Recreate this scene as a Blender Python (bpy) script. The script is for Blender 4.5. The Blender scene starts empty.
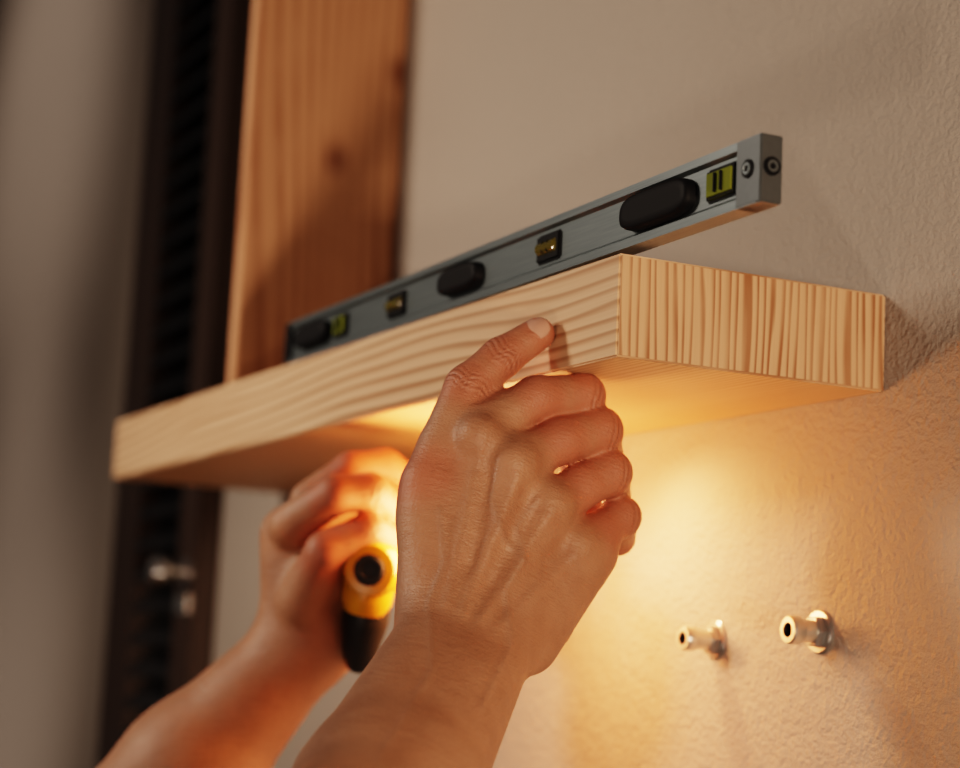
import bpy, bmesh, math, numpy as np
from mathutils import Vector, Matrix
L,D,T=0.795,0.1441,0.046
# ---------- camera
C=(1.52309,-0.56108,-0.18435)
RT=np.array([.4415,.8959,.0491]); UP=np.array([.1095,-.1081,.9881]); FW=np.array([-.8906,.4308,.1458])
cam=bpy.data.cameras.new('camera'); co=bpy.data.objects.new('camera',cam); bpy.context.collection.objects.link(co)
co.matrix_world=Matrix([[RT[i],UP[i],-FW[i],C[i]] for i in range(3)]+[[0,0,0,1]])
cam.sensor_width=36; cam.lens=73.42
cam.dof.use_dof=True; cam.dof.focus_distance=0.85; cam.dof.aperture_fstop=5.6; cam.clip_start=0.01
bpy.context.scene.camera=co
# ---------- material helpers
class NT:
    def __init__(s,name):
        s.m=bpy.data.materials.new(name); s.m.use_nodes=True; s.t=s.m.node_tree; s.n=s.t.nodes
        s.b=s.n['Principled BSDF']; s.tc=s.n.new('ShaderNodeTexCoord')
    def node(s,typ,**k):
        n=s.n.new(typ)
        for a,v in k.items():
            if a in n.inputs.keys(): n.inputs[a].default_value=v
            else: setattr(n,a,v)
        return n
    def l(s,a,b): s.t.links.new(a,b)
    def math(s,op,a,b=None,c=None):
        n=s.n.new('ShaderNodeMath'); n.operation=op
        for i,v in enumerate((a,b,c)):
            if v is None: continue
            if isinstance(v,(int,float)): n.inputs[i].default_value=v
            else: s.l(v,n.inputs[i])
        return n.outputs[0]
    def map(s,scale,src=None,loc=(0,0,0)):
        n=s.n.new('ShaderNodeMapping'); n.inputs['Scale'].default_value=scale; n.inputs['Location'].default_value=loc
        s.l(src or s.tc.outputs['Object'],n.inputs['Vector']); return n.outputs[0]
    def noise(s,vec,scale,detail=2,rough=.5,dist=0):
        n=s.n.new('ShaderNodeTexNoise'); n.inputs['Scale'].default_value=scale; n.inputs['Detail'].default_value=detail
        n.inputs['Roughness'].default_value=rough; n.inputs['Distortion'].default_value=dist; s.l(vec,n.inputs['Vector']); return n.outputs['Fac']
    def ramp(s,fac,stops):
        n=s.n.new('ShaderNodeValToRGB'); e=n.color_ramp.elements
        while len(e)<len(stops): e.new(.5)
        for i,(p,c) in enumerate(stops): e[i].position=p; e[i].color=(*c,1) if len(c)==3 else c
        s.l(fac,n.inputs[0]); return n.outputs[0]
    def mix(s,fac,a,b,mode='MIX'):
        n=s.n.new('ShaderNodeMix'); n.data_type='RGBA'; n.blend_type=mode
        for i,v in ((0,fac),(6,a),(7,b)):
            if isinstance(v,(int,float)): n.inputs[i].default_value=v
            elif isinstance(v,tuple): n.inputs[i].default_value=(*v,1)
            else: s.l(v,n.inputs[i])
        return n.outputs[2]
    def bump(s,h,strength=.3,dist=.001):
        n=s.n.new('ShaderNodeBump'); n.inputs['Strength'].default_value=strength; n.inputs['Distance'].default_value=dist
        s.l(h,n.inputs['Height']); s.l(n.outputs[0],s.b.inputs['Normal'])
    def color(s,c):
        if isinstance(c,tuple): s.b.inputs['Base Color'].default_value=(*c,1)
        else: s.l(c,s.b.inputs['Base Color'])
    def set(s,**k):
        for a,v in k.items(): s.b.inputs[a.replace('_',' ')].default_value=v
        return s.m
def simple(name,c,rough=.5,metal=0,nz=0.08,spec=.5):
    t=NT(name); n=t.noise(t.map((1,1,1)),400,3)
    cc=t.mix(n,tuple(x*(1-nz) for x in c),tuple(min(1,x*(1+nz)) for x in c)); t.color(cc)
    return t.set(Roughness=rough,Metallic=metal,Specular_IOR_Level=spec)
def wood(name,axis):
    t=NT(name); o=t.tc.outputs['Object']
    sp=t.n.new('ShaderNodeSeparateXYZ'); t.l(o,sp.inputs[0]); X,Y,Z=sp.outputs
    if axis=='front':
        n1=t.noise(t.map((1.9,1,5)),1.0,1); n2=t.noise(t.map((6,1,60)),1.0,1)
        v=t.math('ADD',t.math('MULTIPLY',Z,135),t.math('MULTIPLY',n1,8)); v=t.math('ADD',v,t.math('MULTIPLY',n2,.9))
        v=t.math('ADD',v,t.math('MULTIPLY',X,-4)); fine=t.noise(t.map((10,300,1100)),1,3)
    elif axis=='end':
        n1=t.noise(t.map((5,14,5)),1.0,1); n2=t.noise(t.map((5,130,7)),1.0,1)
        v=t.math('ADD',t.math('MULTIPLY',Y,215),t.math('MULTIPLY',n1,3)); v=t.math('ADD',v,t.math('MULTIPLY',n2,1.7)); v=t.math('ADD',v,t.math('MULTIPLY',Z,4))
        fine=t.noise(t.map((30,1100,20)),1,3)
    elif axis=='bottom':
        n1=t.noise(t.map((2,20,3)),1.0,2)
        v=t.math('ADD',t.math('MULTIPLY',Y,230),t.math('MULTIPLY',n1,5)); fine=t.noise(t.map((12,900,300)),1,3)
    else:
        n1=t.noise(t.map((8,7,1.1)),1.0,1)
        v=t.math('ADD',t.math('MULTIPLY',Y,80),t.math('MULTIPLY',n1,8)); fine=t.noise(t.map((300,500,8)),1,3)
    fr=t.math('FRACT',v)
    ring=t.ramp(fr,[(0,(0,0,0)),(.45,(.10,.10,.10)),(.76,(.95,.95,.95)),(.86,(.95,.95,.95)),(1,(0,0,0))])
    amp=t.noise(t.map((4,40,22)),1,2)
    base={'panel':((.60,.31,.17),(.36,.15,.07)),'bottom':((.74,.46,.26),(.50,.26,.12)),'end':((.74,.45,.27),(.30,.115,.045))}.get(axis,((.78,.52,.33),(.38,.175,.075)))
    k=t.math('MULTIPLY',ring,t.math('MULTIPLY_ADD',amp,1.5,.12)); k=t.math('MAXIMUM',t.math('MINIMUM',k,1.0),0.0)
    c=t.mix(k,*base)
    c=t.mix(t.math('MULTIPLY',fine,.36),c,(.40,.18,.08))
    if axis=='panel':
        kn=[]
        for ky,kz in ((-.052,.185),(-.004,.26)):
            cx=t.n.new('ShaderNodeVectorMath'); cx.operation='DISTANCE'; cx.inputs[1].default_value=(0,ky,kz*.8)
            t.l(t.map((0,1,.8)),cx.inputs[0]); kn.append(cx.outputs['Value'])
        for d in kn:
            c=t.mix(t.ramp(d,[(0,(1,1,1)),(.004,(.8,.8,.8)),(.014,(0,0,0))]),c,(.20,.07,.03))
    t.color(c); t.bump(t.math('ADD',ring,fine),.12,.0003)
    return t.set(Roughness=.55)
W={k:wood('pine_'+k,k) for k in ('front','end','bottom','panel')}
# ---------- mesh helpers
def obj(name,me,parent=None,mats=()):
    o=bpy.data.objects.new(name,me); bpy.context.collection.objects.link(o)
    for m in mats: me.materials.append(m)
    if parent: o.parent=parent
    return o
def empty(name):
    o=bpy.data.objects.new(name,None); bpy.context.collection.objects.link(o); return o
def box(name,lo,hi,mats,parent=None,bev=0,seg=2,fm=None):
    bm=bmesh.new(); bmesh.ops.create_cube(bm,size=1)
    for v in bm.verts: v.co=Vector([lo[i]+(v.co[i]+.5)*(hi[i]-lo[i]) for i in range(3)])
    bm.normal_update()
    if fm:
        for fc in bm.faces: fc.material_index=fm(fc.normal)
    if bev: bmesh.ops.bevel(bm,geom=bm.edges[:],offset=bev,segments=seg,affect='EDGES',clamp_overlap=True)
    me=bpy.data.meshes.new(name); bm.to_mesh(me); bm.free(); 
    return obj(name,me,parent,mats)
def lathe(name,prof,mats,parent=None,mat=Matrix(),seg=32,mi=None):
    bm=bmesh.new(); rings=[]
    for (rr,h) in prof:
        rings.append([bm.verts.new((rr*math.cos(2*math.pi*i/seg),rr*math.sin(2*math.pi*i/seg),h)) for i in range(seg)])
    for k in range(len(rings)-1):
        for i in range(seg):
            fc=bm.faces.new((rings[k][i],rings[k][(i+1)%seg],rings[k+1][(i+1)%seg],rings[k+1][i])); fc.smooth=True
            if mi: fc.material_index=mi[k]
    bm.faces.new(rings[0][::-1]); fc=bm.faces.new(rings[-1])
    if mi: fc.material_index=mi[-1]
    bmesh.ops.transform(bm,matrix=mat,verts=bm.verts); bmesh.ops.recalc_face_normals(bm,faces=bm.faces)
    me=bpy.data.meshes.new(name); bm.to_mesh(me); bm.free()
    o=obj(name,me,parent,mats)
    o.modifiers.new('es','EDGE_SPLIT').split_angle=math.radians(35); return o
# ---------- shell
wm=NT('painted_plaster'); n=wm.noise(wm.map((1,1,1)),300,3,.6); n2=wm.noise(wm.map((1,1,1)),90,3); n3=wm.noise(wm.map((1,1,1)),3,2)
wm.color(wm.mix(n3,(.34,.285,.24),(.39,.325,.275))); wm.bump(wm.math('ADD',n,n2),.9,.0018); wm.set(Roughness=.75)
box('wall_back',(-3,0,-1.4),(2.6,.1,1.3),[wm.m])
flm=simple('floor_oak',(.25,.15,.08),.5); box('floor',(-3,-3,-1.45),(2.6,.1,-1.4),[flm])
# ---------- shelf
def fm(nv):
    if nv.y<-.5: return 0
    if abs(nv.x)>.5: return 1
    return 2
box('floating_shelf',(0,-D,-T),(L,0,0),[W['front'],W['end'],W['bottom']],bev=.0009,fm=fm)
pe=box('wooden_side_panel',(.188,-.118,0.0003),(.208,-.0005,.75),[W['panel']],bev=.0015)
# ---------- louvered shutter on wall beyond the shelf
sh=empty('louvered_shutter'); dk=simple('dark_brown_wood',(.045,.024,.015),.45); bk=simple('black_slat',(.010,.010,.011),.3)
x0,x1=-.43,-.15; z0,z1=-1.0,1.1; yd=.022
box('stile_left',(x0,-yd,z0),(x0+.095,-.0005,z1),[dk],sh,.003)
box('stile_right',(x1-.06,-yd,z0),(x1,-.0005,z1),[dk],sh,.003)
box('back_panel',(x0+.09,-.004,z0),(x1-.055,-.0005,z1),[bk],sh)
box('rail_low',(x0+.09,-.02,-.34),(x1-.055,-.0005,-.26),[dk],sh,.003)
bm=bmesh.new(); zz=-.25
while zz<z1-.03:
    g=bmesh.ops.create_cube(bm,size=1)['verts']
    for v in g: v.co=Vector((v.co.x*(x1-x0-.15),v.co.y*.030,v.co.z*.005))
    bmesh.ops.transform(bm,matrix=Matrix.Translation(((x0+.095+x1-.06)/2,-.013,zz))@Matrix.Rotation(math.radians(50),4,'X'),verts=g); zz+=.030
me=bpy.data.meshes.new('slats'); bm.to_mesh(me); bm.free(); obj('slats',me,sh,[bk])
cr=simple('satin_chrome',(.75,.72,.68),.25,1)
YM=Matrix.Rotation(math.radians(90),4,'X') # z -> -y
lathe('knob',[(.012,0),(.012,.002),(.005,.003),(.005,.014),(.011,.018),(.013,.026),(.010,.033),(.003,.035)],[cr],sh,Matrix.Translation((-.175,-yd,-.108))@YM)
box('latch_plate',(-.195,-yd-.003,-.145),(-.160,-yd,-.128),[cr],sh,.001)
# ---------- spirit level
lv=empty('spirit_level')
alu=NT('brushed_aluminium'); nn=alu.noise(alu.map((30,900,900)),1,3); alu.color(alu.mix(nn,(.20,.235,.245),(.32,.36,.37))); alu.set(Metallic=.9,Roughness=.34); alu=alu.m
blk=simple('black_rubber',(.006,.006,.007),.6,spec=.2); gv=NT('vial_green'); gv.color((.30,.34,.05)); gv.set(Roughness=.15,Transmission_Weight=.35); gv=gv.m
lx0,lx1=.37,.897; yf,yb=-.1405,-.1305; zb,zt=.0004,.0280
prof=[(yf,zb),(yf,zb+.004),(yf+.0016,zb+.0055),(yf+.0016,zt-.005),(yf,zt-.0035),(yf,zt),(yb,zt),(yb,zt-.0035),(yb-.0016,zt-.005),(yb-.0016,zb+.0055),(yb,zb+.004),(yb,zb)]
bm=bmesh.new(); A=[bm.verts.new((lx0,y,z)) for y,z in prof]; B=[bm.verts.new((lx1-.003,y,z)) for y,z in prof]
for i in range(len(prof)):
    j=(i+1)%len(prof); bm.faces.new((A[i],A[j],B[j],B[i]))
bm.faces.new(A[::-1]); bm.faces.new(B); bmesh.ops.recalc_face_normals(bm,faces=bm.faces)
me=bpy.data.meshes.new('beam'); bm.to_mesh(me); bm.free(); obj('beam',me,lv,[alu])
capm=simple('end_cap_grey',(.16,.175,.18),.35,.8)
box('end_cap',(lx1-.0175,yf-.0003,zb),(lx1,yb+.0003,zt+.0003),[capm],lv,.0006)
box('end_cap_far',(lx0-.003,yf-.0003,zb),(lx0+.008,yb+.0003,zt+.0003),[blk],lv,.001)
zc=(zb+zt)/2
for i,(c,hw,hh) in enumerate([(.820,.028,.0082),(.626,.023,.007),(.418,.026,.007)]):
    bm=bmesh.new(); N=40; rings=[]
    for (sc,yy) in ((1,yf+.002),(1,yf-.0016),(.93,yf-.0034),(.80,yf-.004),(.5,yf-.0042)):
        ring=[]
        for k in range(N):
            a=2*math.pi*k/N; e=.45
            cx=abs(math.cos(a))**e*math.copysign(1,math.cos(a)); cz=abs(math.sin(a))**.7*math.copysign(1,math.sin(a))
            ring.append(bm.verts.new((c+cx*(hw-(1-sc)*hh),yy,zc+cz*hh*sc)))
        rings.append(ring)
    for q in range(len(rings)-1):
        for k in range(N): bm.faces.new((rings[q][k],rings[q][(k+1)%N],rings[q+1][(k+1)%N],rings[q+1][k])).smooth=True
    bm.faces.new(rings[-1]); bmesh.ops.recalc_face_normals(bm,faces=bm.faces)
    me=bpy.data.meshes.new('grip'); bm.to_mesh(me); bm.free(); obj('hand_grip_%d'%i,me,lv,[blk])
dv=NT('vial_amber'); dv.color((.16,.13,.03)); dv.set(Roughness=.12,Transmission_Weight=.3); dv=dv.m
for i,(c,hw,full) in enumerate([(.868,.0112,1),(.7195,.0115,0),(.541,.012,0),(.460,.010,1)]):
    box('vial_window_%d'%i,(c-hw,yf-.0002,zc-.0070),(c+hw,yf+.003,zc+.0070),[blk],lv,.0012)
    h=.0058 if full else .004; w_=hw-(.0014 if full else .0025)
    Mx=Matrix.Translation((c-w_,yf+.0006,zc))@Matrix.Rotation(math.radians(90),4,'Y')
    if full: box('vial_block_%d'%i,(c-w_,yf-.0011,zc-h),(c+w_,yf+.002,zc+h),[gv],lv,.001)
    else: lathe('vial_%d'%i,[(.001,0),(.0032,.001),(.0032,2*w_-.001),(.001,2*w_)],[dv],lv,Mx)
    for s in (-.002,.0026): box('vial_line_%d_%d'%(i,s>0),(c+s,yf-.0024,zc-h*.7),(c+s+.0004,yf-.0009,zc+h*.7),[blk],lv)
def ringscrew(nm,mx): 
    lathe(nm,[(.0038,0),(.0038,.0007),(.0031,.0007)],[blk],lv,mx,24)
    lathe(nm+'_ring',[(.0024,.0006),(.0024,.0012),(.0017,.0012),(.0015,.0008)],[alu],lv,mx,24)
    lathe(nm+'_core',[(.0014,.0006),(.0012,.0010),(.0003,.0010)],[blk],lv,mx,24)
ringscrew('cap_screw_face',Matrix.Translation((.8885,yf-.0003,zc+.001))@YM)
ringscrew('cap_screw_end',Matrix.Translation((lx1,(yf+yb)/2,zc+.001))@Matrix.Rotation(math.radians(90),4,'Y'))
pv=Vector((lx0,0,zb)); lv.matrix_world=Matrix.Translation(pv)@Matrix.Rotation(math.radians(-.34),4,'Y')@Matrix.Translation(-pv)
# ---------- wall bolts
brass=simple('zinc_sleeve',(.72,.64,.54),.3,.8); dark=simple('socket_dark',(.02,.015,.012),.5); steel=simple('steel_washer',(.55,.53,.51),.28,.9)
for i,(x,z,ln,s) in enumerate([(.659,-.1615,.0205,1.15),(.7495,-.157,.019,1.2)]):
    e=empty('wall_bolt')
    Mx=Matrix.Translation((x,0,z))@YM
    lathe('washer',[(.0088*s,0.0001),(.0088*s,.0012),(.0082*s,.0018),(.006*s,.0018)],[steel],e,Mx)
    lathe('collar',[(.0066*s,.0015),(.0066*s,.0045),(.0058*s,.0055),(.005*s,.0055)],[steel],e,Mx,6)
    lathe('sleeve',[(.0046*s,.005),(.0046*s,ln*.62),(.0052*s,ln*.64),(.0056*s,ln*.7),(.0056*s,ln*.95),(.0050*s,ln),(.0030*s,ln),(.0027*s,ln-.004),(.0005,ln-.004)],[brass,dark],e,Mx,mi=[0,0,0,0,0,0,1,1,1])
# ---------- SDF toolkit for the hands
def cap(Pt,a,b,ra,rb):
    ab=b-a; t=np.clip(((Pt-a)@ab)/max(ab@ab,1e-12),0,1)
    return np.linalg.norm(Pt-a-t[...,None]*ab,axis=-1)-(ra+(rb-ra)*t)
def smin(a,b,k):
    h=np.maximum(k-np.abs(a-b),0)/k; return np.minimum(a,b)-h*h*k*.25
def nets(val,org,h):
    s=val<0; nx,ny,nz=val.shape
    c=[s[i:nx-1+i,j:ny-1+j,k:nz-1+k] for i in (0,1) for j in (0,1) for k in (0,1)]
    allv=c[0].copy(); anyv=c[0].copy()
    for q in c[1:]: allv&=q; anyv|=q
    act=anyv&~allv; idx=np.argwhere(act); ids=-np.ones(act.shape,np.int32); ids[act]=np.arange(len(idx))
    pos=np.zeros((len(idx),3)); cnt=np.zeros(len(idx))
    cs=[(i,j,k) for i in (0,1) for j in (0,1) for k in (0,1)]
    for a in cs:
        for ax in range(3):
            if a[ax]==0:
                b=list(a); b[ax]=1
                va=val[idx[:,0]+a[0],idx[:,1]+a[1],idx[:,2]+a[2]]; vb=val[idx[:,0]+b[0],idx[:,1]+b[1],idx[:,2]+b[2]]
                m=(va<0)!=(vb<0); t=np.where(m,va/np.where(m,va-vb,1),0)
                p=np.tile(np.array(a,float),(len(idx),1)); p[:,ax]+=t
                pos[m]+=p[m]; cnt[m]+=1
    pos=(pos/cnt[:,None]+idx)*h+org
    faces=[]
    for ax in range(3):
        o1,o2=[(1,2),(2,0),(0,1)][ax]
        A=np.moveaxis(s,ax,0); e=A[:-1]!=A[1:]; e=np.moveaxis(e,0,ax)
        q=np.argwhere(e); m=(q[:,o1]>0)&(q[:,o2]>0)&(q[:,o1]<act.shape[o1])&(q[:,o2]<act.shape[o2]); q=q[m]
        def g(d1,d2):
            w=q.copy(); w[:,o1]+=d1; w[:,o2]+=d2; return ids[w[:,0],w[:,1],w[:,2]]
        fs=np.stack([g(-1,-1),g(0,-1),g(0,0),g(-1,0)],1)
        inside=s[q[:,0],q[:,1],q[:,2]]
        fs[~inside]=fs[~inside][:,::-1]; faces.append(fs)
    return pos,np.concatenate(faces)
def polyd(v,pl,n):
    q=v-np.outer(v@n,n); best=np.full(len(v),9.)
    pp=[p-n*(p@n) for p in pl]
    for a,b in zip(pp[:-1],pp[1:]):
        ab=b-a; t=np.clip((q-a)@ab/(ab@ab),0,1); best=np.minimum(best,np.linalg.norm(q-a-t[:,None]*ab,axis=1))
    return best
def build_hand(name,palm,kp,fingers,extra,h,mat,kf=.006,ridges=(),axis=None,n=None,wrist=None):
    ptsall=[(p,rr) for a,b,ra,rb in palm for p,rr in ((a,ra),(b,rb))]+[q for c in fingers for q in c]
    lo=np.min([p-rr for p,rr in ptsall],0)-.006; hi=np.max([p+rr for p,rr in ptsall],0)+.006
    nn=np.ceil((hi-lo)/h).astype(int)+1
    gx=[lo[i]+h*np.arange(nn[i]) for i in range(3)]
    val=np.full(nn,1.0,np.float32)
    def sub(pl,pr,m):
        a=np.min([p-rr for p,rr in zip(pl,pr)],0)-m; b=np.max([p+rr for p,rr in zip(pl,pr)],0)+m
        i0=np.clip(((a-lo)/h).astype(int),0,nn-1); i1=np.clip(((b-lo)/h).astype(int)+2,1,nn)
        sl=tuple(slice(i0[i],i1[i]) for i in range(3))
        G=np.stack(np.meshgrid(*[gx[i][sl[i]] for i in range(3)],indexing='ij'),-1); return sl,G
    for a,b,ra,rb in palm:
        sl,G=sub([a,b],[ra,rb],kp); val[sl]=smin(val[sl],cap(G,a,b,ra,rb),kp)
    for a,b,ra,rb,k in extra:
        sl,G=sub([a,b],[ra,rb],k); val[sl]=smin(val[sl],cap(G,a,b,ra,rb),k)
    base=val.copy()
    for ch in fingers:
        sl,G=sub([p for p,_ in ch],[q for _,q in ch],kf)
        d=np.full(G.shape[:3],1.0)
        for (a,ra),(b,rb) in zip(ch[:-1],ch[1:]): d=smin(d,cap(G,a,b,ra,rb),.003)
        val[sl]=smin(val[sl],smin(base[sl],d,kf),.0012)
    v,fc=nets(val,lo,h)
    def mk(v):
        me=bpy.data.meshes.new(name); me.vertices.add(len(v)); me.vertices.foreach_set('co',v.ravel())
        me.loops.add(len(fc)*4); me.loops.foreach_set('vertex_index',fc.ravel().astype(np.int32))
        me.polygons.add(len(fc)); me.polygons.foreach_set('loop_start',np.arange(len(fc),dtype=np.int32)*4)
        me.polygons.foreach_set('loop_total',np.full(len(fc),4,np.int32)); me.update(calc_edges=True); return me
    e0=np.concatenate([fc[:,i] for i in range(4)]); e1=np.concatenate([fc[:,(i+1)%4] for i in range(4)])
    deg=np.bincount(e0,minlength=len(v))+np.bincount(e1,minlength=len(v))
    for it in range(4):
        acc=np.stack([np.bincount(e0,v[e1,i],len(v))+np.bincount(e1,v[e0,i],len(v)) for i in range(3)],1)
        v=v*.5+.5*acc/np.maximum(deg,1)[:,None]
    fnr=np.cross(v[fc[:,2]]-v[fc[:,0]],v[fc[:,3]]-v[fc[:,1]]); N_=np.zeros_like(v)
    for i in range(4): 
        for k in range(3): N_[:,k]+=np.bincount(fc[:,i],fnr[:,k],len(v))
    N_/=np.linalg.norm(N_,axis=1)[:,None]+1e-12
    vein=np.zeros(len(v))
    for pl,amp,wd,col in ridges:
        d=polyd(v,pl,n); g=np.exp(-(d/wd)**2)*np.clip((N_@n-.1)*2,0,1)
        v=v+N_*(g*amp)[:,None]; vein=np.maximum(vein,g*col)
    me=mk(v)
    me.polygons.foreach_set('use_smooth',np.ones(len(me.polygons),bool))
    red=np.zeros(len(v)); cre=np.zeros(len(v))
    for ci,ch in enumerate(fingers):
        for i,(p,rr) in enumerate(ch[1:-1],1):
            d=np.linalg.norm(v-p,axis=1); red=np.maximum(red,np.exp(-((d-rr)/.007)**2)*.8)
            if i==1: continue
            ax=ch[i+1][0]-ch[i-1][0]; ax/=np.linalg.norm(ax); sd=np.cross(ax,n); t=(v-p)@ax+.0012*np.sin((v-p)@sd*500+i)
            m=np.exp(-(np.maximum(d-rr,0)/.003)**2)*np.clip(N_@n*1.5,0,1)
            for tt,w_ in ((-.0042,.6),(-.0014,1),(.0017,.8),(.0045,.5)): cre=np.maximum(cre,w_*np.exp(-((t-tt)/.0006)**2)*m)
        d=np.linalg.norm(v-ch[-1][0],axis=1); red=np.maximum(red,np.exp(-(d/.016)**2))
    for nm,arr in (('redness',red),('crease',cre),('vein',vein)):
        at=me.attributes.new(nm,'FLOAT','POINT'); at.data.foreach_set('value',arr.astype(np.float32))
    ax=axis/np.linalg.norm(axis); sd=np.cross(ax,n); sd/=np.linalg.norm(sd); tn=np.cross(ax,sd); q=v-wrist
    hc=np.stack([q@ax,q@sd,q@tn],1).astype(np.float32)
    at=me.attributes.new('hcoord','FLOAT_VECTOR','POINT'); at.data.foreach_set('vector',hc.ravel())
    return obj(name,me,None,[mat])
sk=NT('skin'); at=lambda q: sk.node('ShaderNodeAttribute',attribute_name=q)
a1=at('redness').outputs['Fac']; a2=at('crease').outputs['Fac']; a3=at('vein').outputs['Fac']; hc=at('hcoord').outputs['Vector']
mo=sk.noise(sk.map((1,1,1)),55,4,.6); fi=sk.noise(sk.map((1,1,1)),900,3,.7)
spots=sk.ramp(sk.noise(sk.map((1,1,1)),160,2),[(0,(0,0,0)),(.62,(0,0,0)),(.75,(1,1,1))])
wr=sk.noise(sk.map((480,110,110),hc),1,3,.55,.6); wr2=sk.noise(sk.map((170,900,400),hc),1,2)
c=sk.mix(mo,(.32,.14,.078),(.50,.255,.155)); c=sk.mix(sk.math('MULTIPLY',a1,.7),c,(.47,.13,.075)); c=sk.mix(sk.math('MULTIPLY',a2,.4),c,(.20,.07,.035))
c=sk.mix(sk.math('MULTIPLY',spots,.2),c,(.28,.11,.055)); c=sk.mix(sk.math('MULTIPLY',a3,.2),c,(.29,.19,.145))
sk.color(c)
vo=sk.node('ShaderNodeTexVoronoi',feature='DISTANCE_TO_EDGE'); vo.inputs['Scale'].default_value=1
sk.l(sk.map((640,400,520),hc),vo.inputs['Vector'])
hh=sk.math('ADD',sk.math('MULTIPLY',sk.math('MINIMUM',vo.outputs['Distance'],.25),.65),sk.math('MULTIPLY',fi,.38)); hh=sk.math('ADD',hh,sk.math('MULTIPLY',a2,-1.5))
hh=sk.math('ADD',hh,sk.math('MULTIPLY',wr,1.0)); hh=sk.math('ADD',hh,sk.math('MULTIPLY',wr2,.38))
sk.bump(hh,.48,.0010); sk.set(Roughness=.5,Specular_IOR_Level=.45,Subsurface_Weight=.10,Subsurface_Scale=.004)
sk.b.inputs['Subsurface Radius'].default_value=(1,.35,.2)
# arm joints: millimetres, measured from a datum in front of the shelf
DAT=np.array([.7,-.2,-.1]); DORSAL=np.array([.8906,-.4308,-.1458])
def J(s): return [DAT+np.array([float(q) for q in t.split(',')])*.001 for t in s.split()]
def caps(s,rad): 
    p=J(s); return [(p[2*i],p[2*i+1],a*.001,b*.001) for i,(a,b) in enumerate(rad)]
def chain(s,rad): return [(p,q*.001) for p,q in zip(J(s),rad)]
palmR=caps('48,0,-59 40,18,20 56,7,-62 51,31,9 58,19,-67 52,49,-9 56,32,-69 46,66,-27 44,75,-28 46,43,-69 42,-1,-54 34,-2,-10 34,0,-18 37,19,5 28,5,14 32,28,36 55,0,-71 115,-58,-131 59,19,-75 120,-45,-134 117,-51,-133 187,-114,-176 187,-114,-176 240,-168,-214 41,8,-53 51,28,-52',
 [(13,11.5),(14,12),(13,11.5),(12,10.5),(13,16),(14,12),(11,10),(9,8),(21,28),(19,28),(32,40),(40,41),(16,16)])
ten=[(p,p,.0092,.0092,.006) for p in J('50,13,19 59,27,7 59,45,-10 54,62,-27')]
fingR=[chain('43,-2,-47 35,-3,-2 32,15,43 33,31,58 36,48,71',(14,11.5,9.8,9.3,7.8)),
 chain('41,19,23 43,45,40 41,70,44 16,87,36 0,81,27',(11,10,10.2,9,8)),
 chain('48,33,9 48,55,21 45,77,28 17,95,21 -3,92,15',(11,10.4,10.8,9.5,8)),
 chain('51,50,-9 49,66,1 47,82,9 20,99,1 1,94,-4',(10.5,10,10.4,9,7.8)),
 chain('47,66,-26 45,80,-18 42,92,-10 19,104,-18 6,98,-21',(9.5,9,9.2,8,7))]
ridR=[(J(s),a,w_,c_) for s,a,w_,c_ in (
 ('54,13,12 59,-1,-54',.0013,.0032,0),('60,28,1 61,5,-57',.0015,.0032,0),('64,43,-14 64,12,-60',.0013,.003,0),('58,59,-31 58,23,-61',.001,.003,0),
 ('55,18,4 56,10,-36',-.0017,.005,0),('61,34,-10 59,19,-44',-.0017,.005,0),('56,53,-26 62,29,-54',-.0014,.0045,0),
 ('62,37,-8 66,26,-22 66,30,-35 70,20,-49 69,24,-70 96,-2,-95',.0009,.0015,1),('57,21,8 63,15,-10 63,22,-27 66,30,-35',.0008,.0014,1),
 ('43,0,-14 51,0,-37 46,-4,-54 54,-4,-76 79,-35,-105',.0009,.0015,1))]
wr_=J('56,7,-62')[0]
rh=build_hand('right_hand_and_forearm',palmR,.012,fingR,ten,.0012,sk.m,ridges=ridR,axis=np.array([-.1,.30,.95]),n=DORSAL,wrist=wr_)
palmL=caps('-207,34,-71 -204,23,-14 -203,44,-71 -190,36,-35 -231,48,-48 -222,47,9 -206,37,-72 -242,-13,-145 -242,-13,-145 -295,-87,-249 -295,-87,-249 -325,-130,-310',[(22,17),(20,16),(20,14),(24,37),(37,42),(42,43)])
fingL=[chain('-206,34,7 -194,53,25 -194,74,29 -196,97,20',(11,10,9.5,8)),chain('-184,15,-10 -157,30,7 -154,49,10 -166,73,0',(12,10.5,10,9)),
 chain('-185,27,-50 -159,27,-24 -152,48,-12 -159,70,-17',(15,11,10,8.5)),chain('-226,43,-3 -230,75,12 -219,102,2',(11,10,9)),chain('-228,45,-25 -234,78,-17 -214,99,-31',(11,10,9))]
lh=build_hand('left_hand_and_forearm',palmL,.014,fingL,[],.0018,sk.m,axis=np.array([0,-.1,1.]),n=DORSAL,wrist=J('-206,37,-72')[0])
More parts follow.
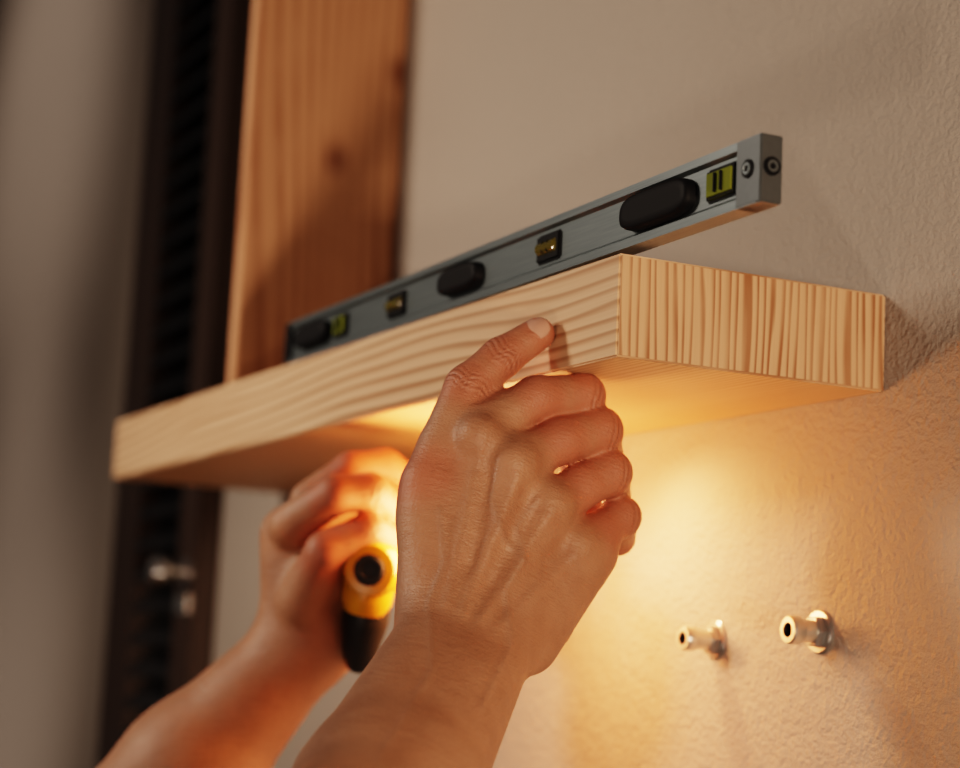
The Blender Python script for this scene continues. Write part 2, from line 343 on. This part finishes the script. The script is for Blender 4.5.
# ---------- thumb nail
nt=NT('fingernail'); nt.color(nt.mix(nt.noise(nt.map((1,1,1)),120,2),(.54,.29,.21),(.60,.34,.26))); nm_=nt.set(Roughness=.22)
def nail(parent,cen,ax,nor,ln,wd):
    ax=ax/np.linalg.norm(ax); nor=nor-ax*(nor@ax); nor/=np.linalg.norm(nor); sd=np.cross(ax,nor)
    bm=bmesh.new(); nu,nv=14,12; top=[]
    for i in range(nu+1):
        row=[]
        for j in range(nv+1):
            uu=-1+2*i/nu; vv=-1+2*j/nv
            xx=uu*math.sqrt(1-.42*vv*vv)*wd/2; yy=vv*ln/2*math.sqrt(1-.35*uu*uu)
            zz=-(xx/(wd/2))**2*wd*.24 - .0012*vv*vv-.0006*vv+ .0002
            row.append(bm.verts.new(Vector(cen+sd*xx+ax*yy+nor*zz)))
        top.append(row)
    for i in range(nu):
        for j in range(nv): bm.faces.new((top[i][j],top[i+1][j],top[i+1][j+1],top[i][j+1])).smooth=True
    me=bpy.data.meshes.new('nail'); bm.to_mesh(me); bm.free()
    o=obj('thumb_nail',me,parent,[nm_]); s=o.modifiers.new('s','SOLIDIFY'); s.thickness=.0008; s.offset=-1; return o
tip=J('36,48,71')[0]; ip=J('33,31,58')[0]; axv=(tip-ip)/np.linalg.norm(tip-ip)
nor=np.array([.695,-.70,.14]); nor=nor-axv*(nor@axv); nor/=np.linalg.norm(nor)
nail(rh,tip-axv*.001+nor*.0079,axv,nor,.0125,.0118)
# ---------- power drill held in the left hand
dr=empty('cordless_drill'); yel=simple('yellow_plastic',(.75,.33,.015),.35); bp=simple('black_plastic',(.012,.011,.011),.5)
cen,g0,g1,gc=J('-144,47,-33 -162,55,-45 -175,57,-79 -157,53,-37')
back=np.array([.79,-.496,-.091])
def frame(z,o): 
    z=Vector(z).normalized(); q=z.to_track_quat('Z','Y'); return Matrix.Translation(Vector(o))@q.to_matrix().to_4x4()
Mx=frame(back,cen)
lathe('motor_housing',[(.010,-.10),(.014,-.095),(.016,-.08),(.0165,-.02),(.0155,-.005),(.0132,0),(.0085,.001)],[yel],dr,Mx)
lathe('rear_cap',[(.0085,-.002),(.0085,.0012),(.007,.0024),(.0045,.0024),(.0038,.0012),(.001,.0012)],[bp],dr,Mx)
lathe('chuck',[(.008,-.135),(.010,-.13),(.013,-.11),(.013,-.10),(.009,-.098)],[bp],dr,Mx)
lathe('drill_bit',[(.002,-.18),(.002,-.13)],[cr],dr,Mx)
lathe('yellow_collar',[(.012,-.004),(.0140,.002),(.0138,.012),(.0118,.018)],[yel],dr,frame(g1-g0,gc))
lathe('handle',[(.0110,0),(.0132,.005),(.0128,.016),(.0105,.028),(.0085,.038),(.005,.044)],[bp],dr,frame(g1-g0,g0))
# ---------- lights
def light(name,typ,loc,energy,col,target=None,**k):
    ld=bpy.data.lights.new(name,typ); ld.energy=energy; ld.color=col
    for a,v in k.items(): setattr(ld,a,v)
    o=bpy.data.objects.new(name,ld); bpy.context.collection.objects.link(o); o.location=loc
    if target is not None: o.rotation_euler=(Vector(target)-Vector(loc)).to_track_quat('-Z','Y').to_euler()
    return o
light('side_key','AREA',(2.0,-.35,-.33),8.5,(1,.76,.57),(.4,-.1,0),size=.08)
light('front_softbox','AREA',(1.55,-1.3,-.85),2.5,(1,.80,.64),(.6,-.1,0),size=.12)
light('added_front_fill','AREA',(.0,-1.5,.5),2.4,(1,.84,.70),(.35,0,0),size=.3,spread=math.radians(75))  # added fill to brighten the shelf front and hands; not a window
light('warm_work_lamp','POINT',(.565,-.11,-.115),2.0,(1,.39,.14),shadow_soft_size=.03)
light('under_shelf_spot','SPOT',(.615,-.055,-.064),1.2,(1,.44,.17),(.65,-.03,-.25),spot_size=math.radians(176),spot_blend=1,shadow_soft_size=.004)
light('wall_wash_upper','SPOT',(-1.0,-1.3,.9),24,(1,.86,.76),(-1.0,0,.52),spot_size=math.radians(42),spot_blend=1,shadow_soft_size=.05)  # added spot, brightens the upper far-left wall
light('wall_wash_lower','SPOT',(-1.0,-1.3,-.5),20,(1,.86,.76),(-.95,0,-.22),spot_size=math.radians(38),spot_blend=1,shadow_soft_size=.05)  # added spot for the lower far-left wall; band between the two stays dark
w=bpy.data.worlds.new('w'); bpy.context.scene.world=w; w.use_nodes=True; w.node_tree.nodes['Background'].inputs[0].default_value=(.9,.76,.68,1); w.node_tree.nodes['Background'].inputs[1].default_value=.055
vs=bpy.context.scene.view_settings; vs.view_transform='Filmic'; vs.look='High Contrast'; vs.exposure=.35
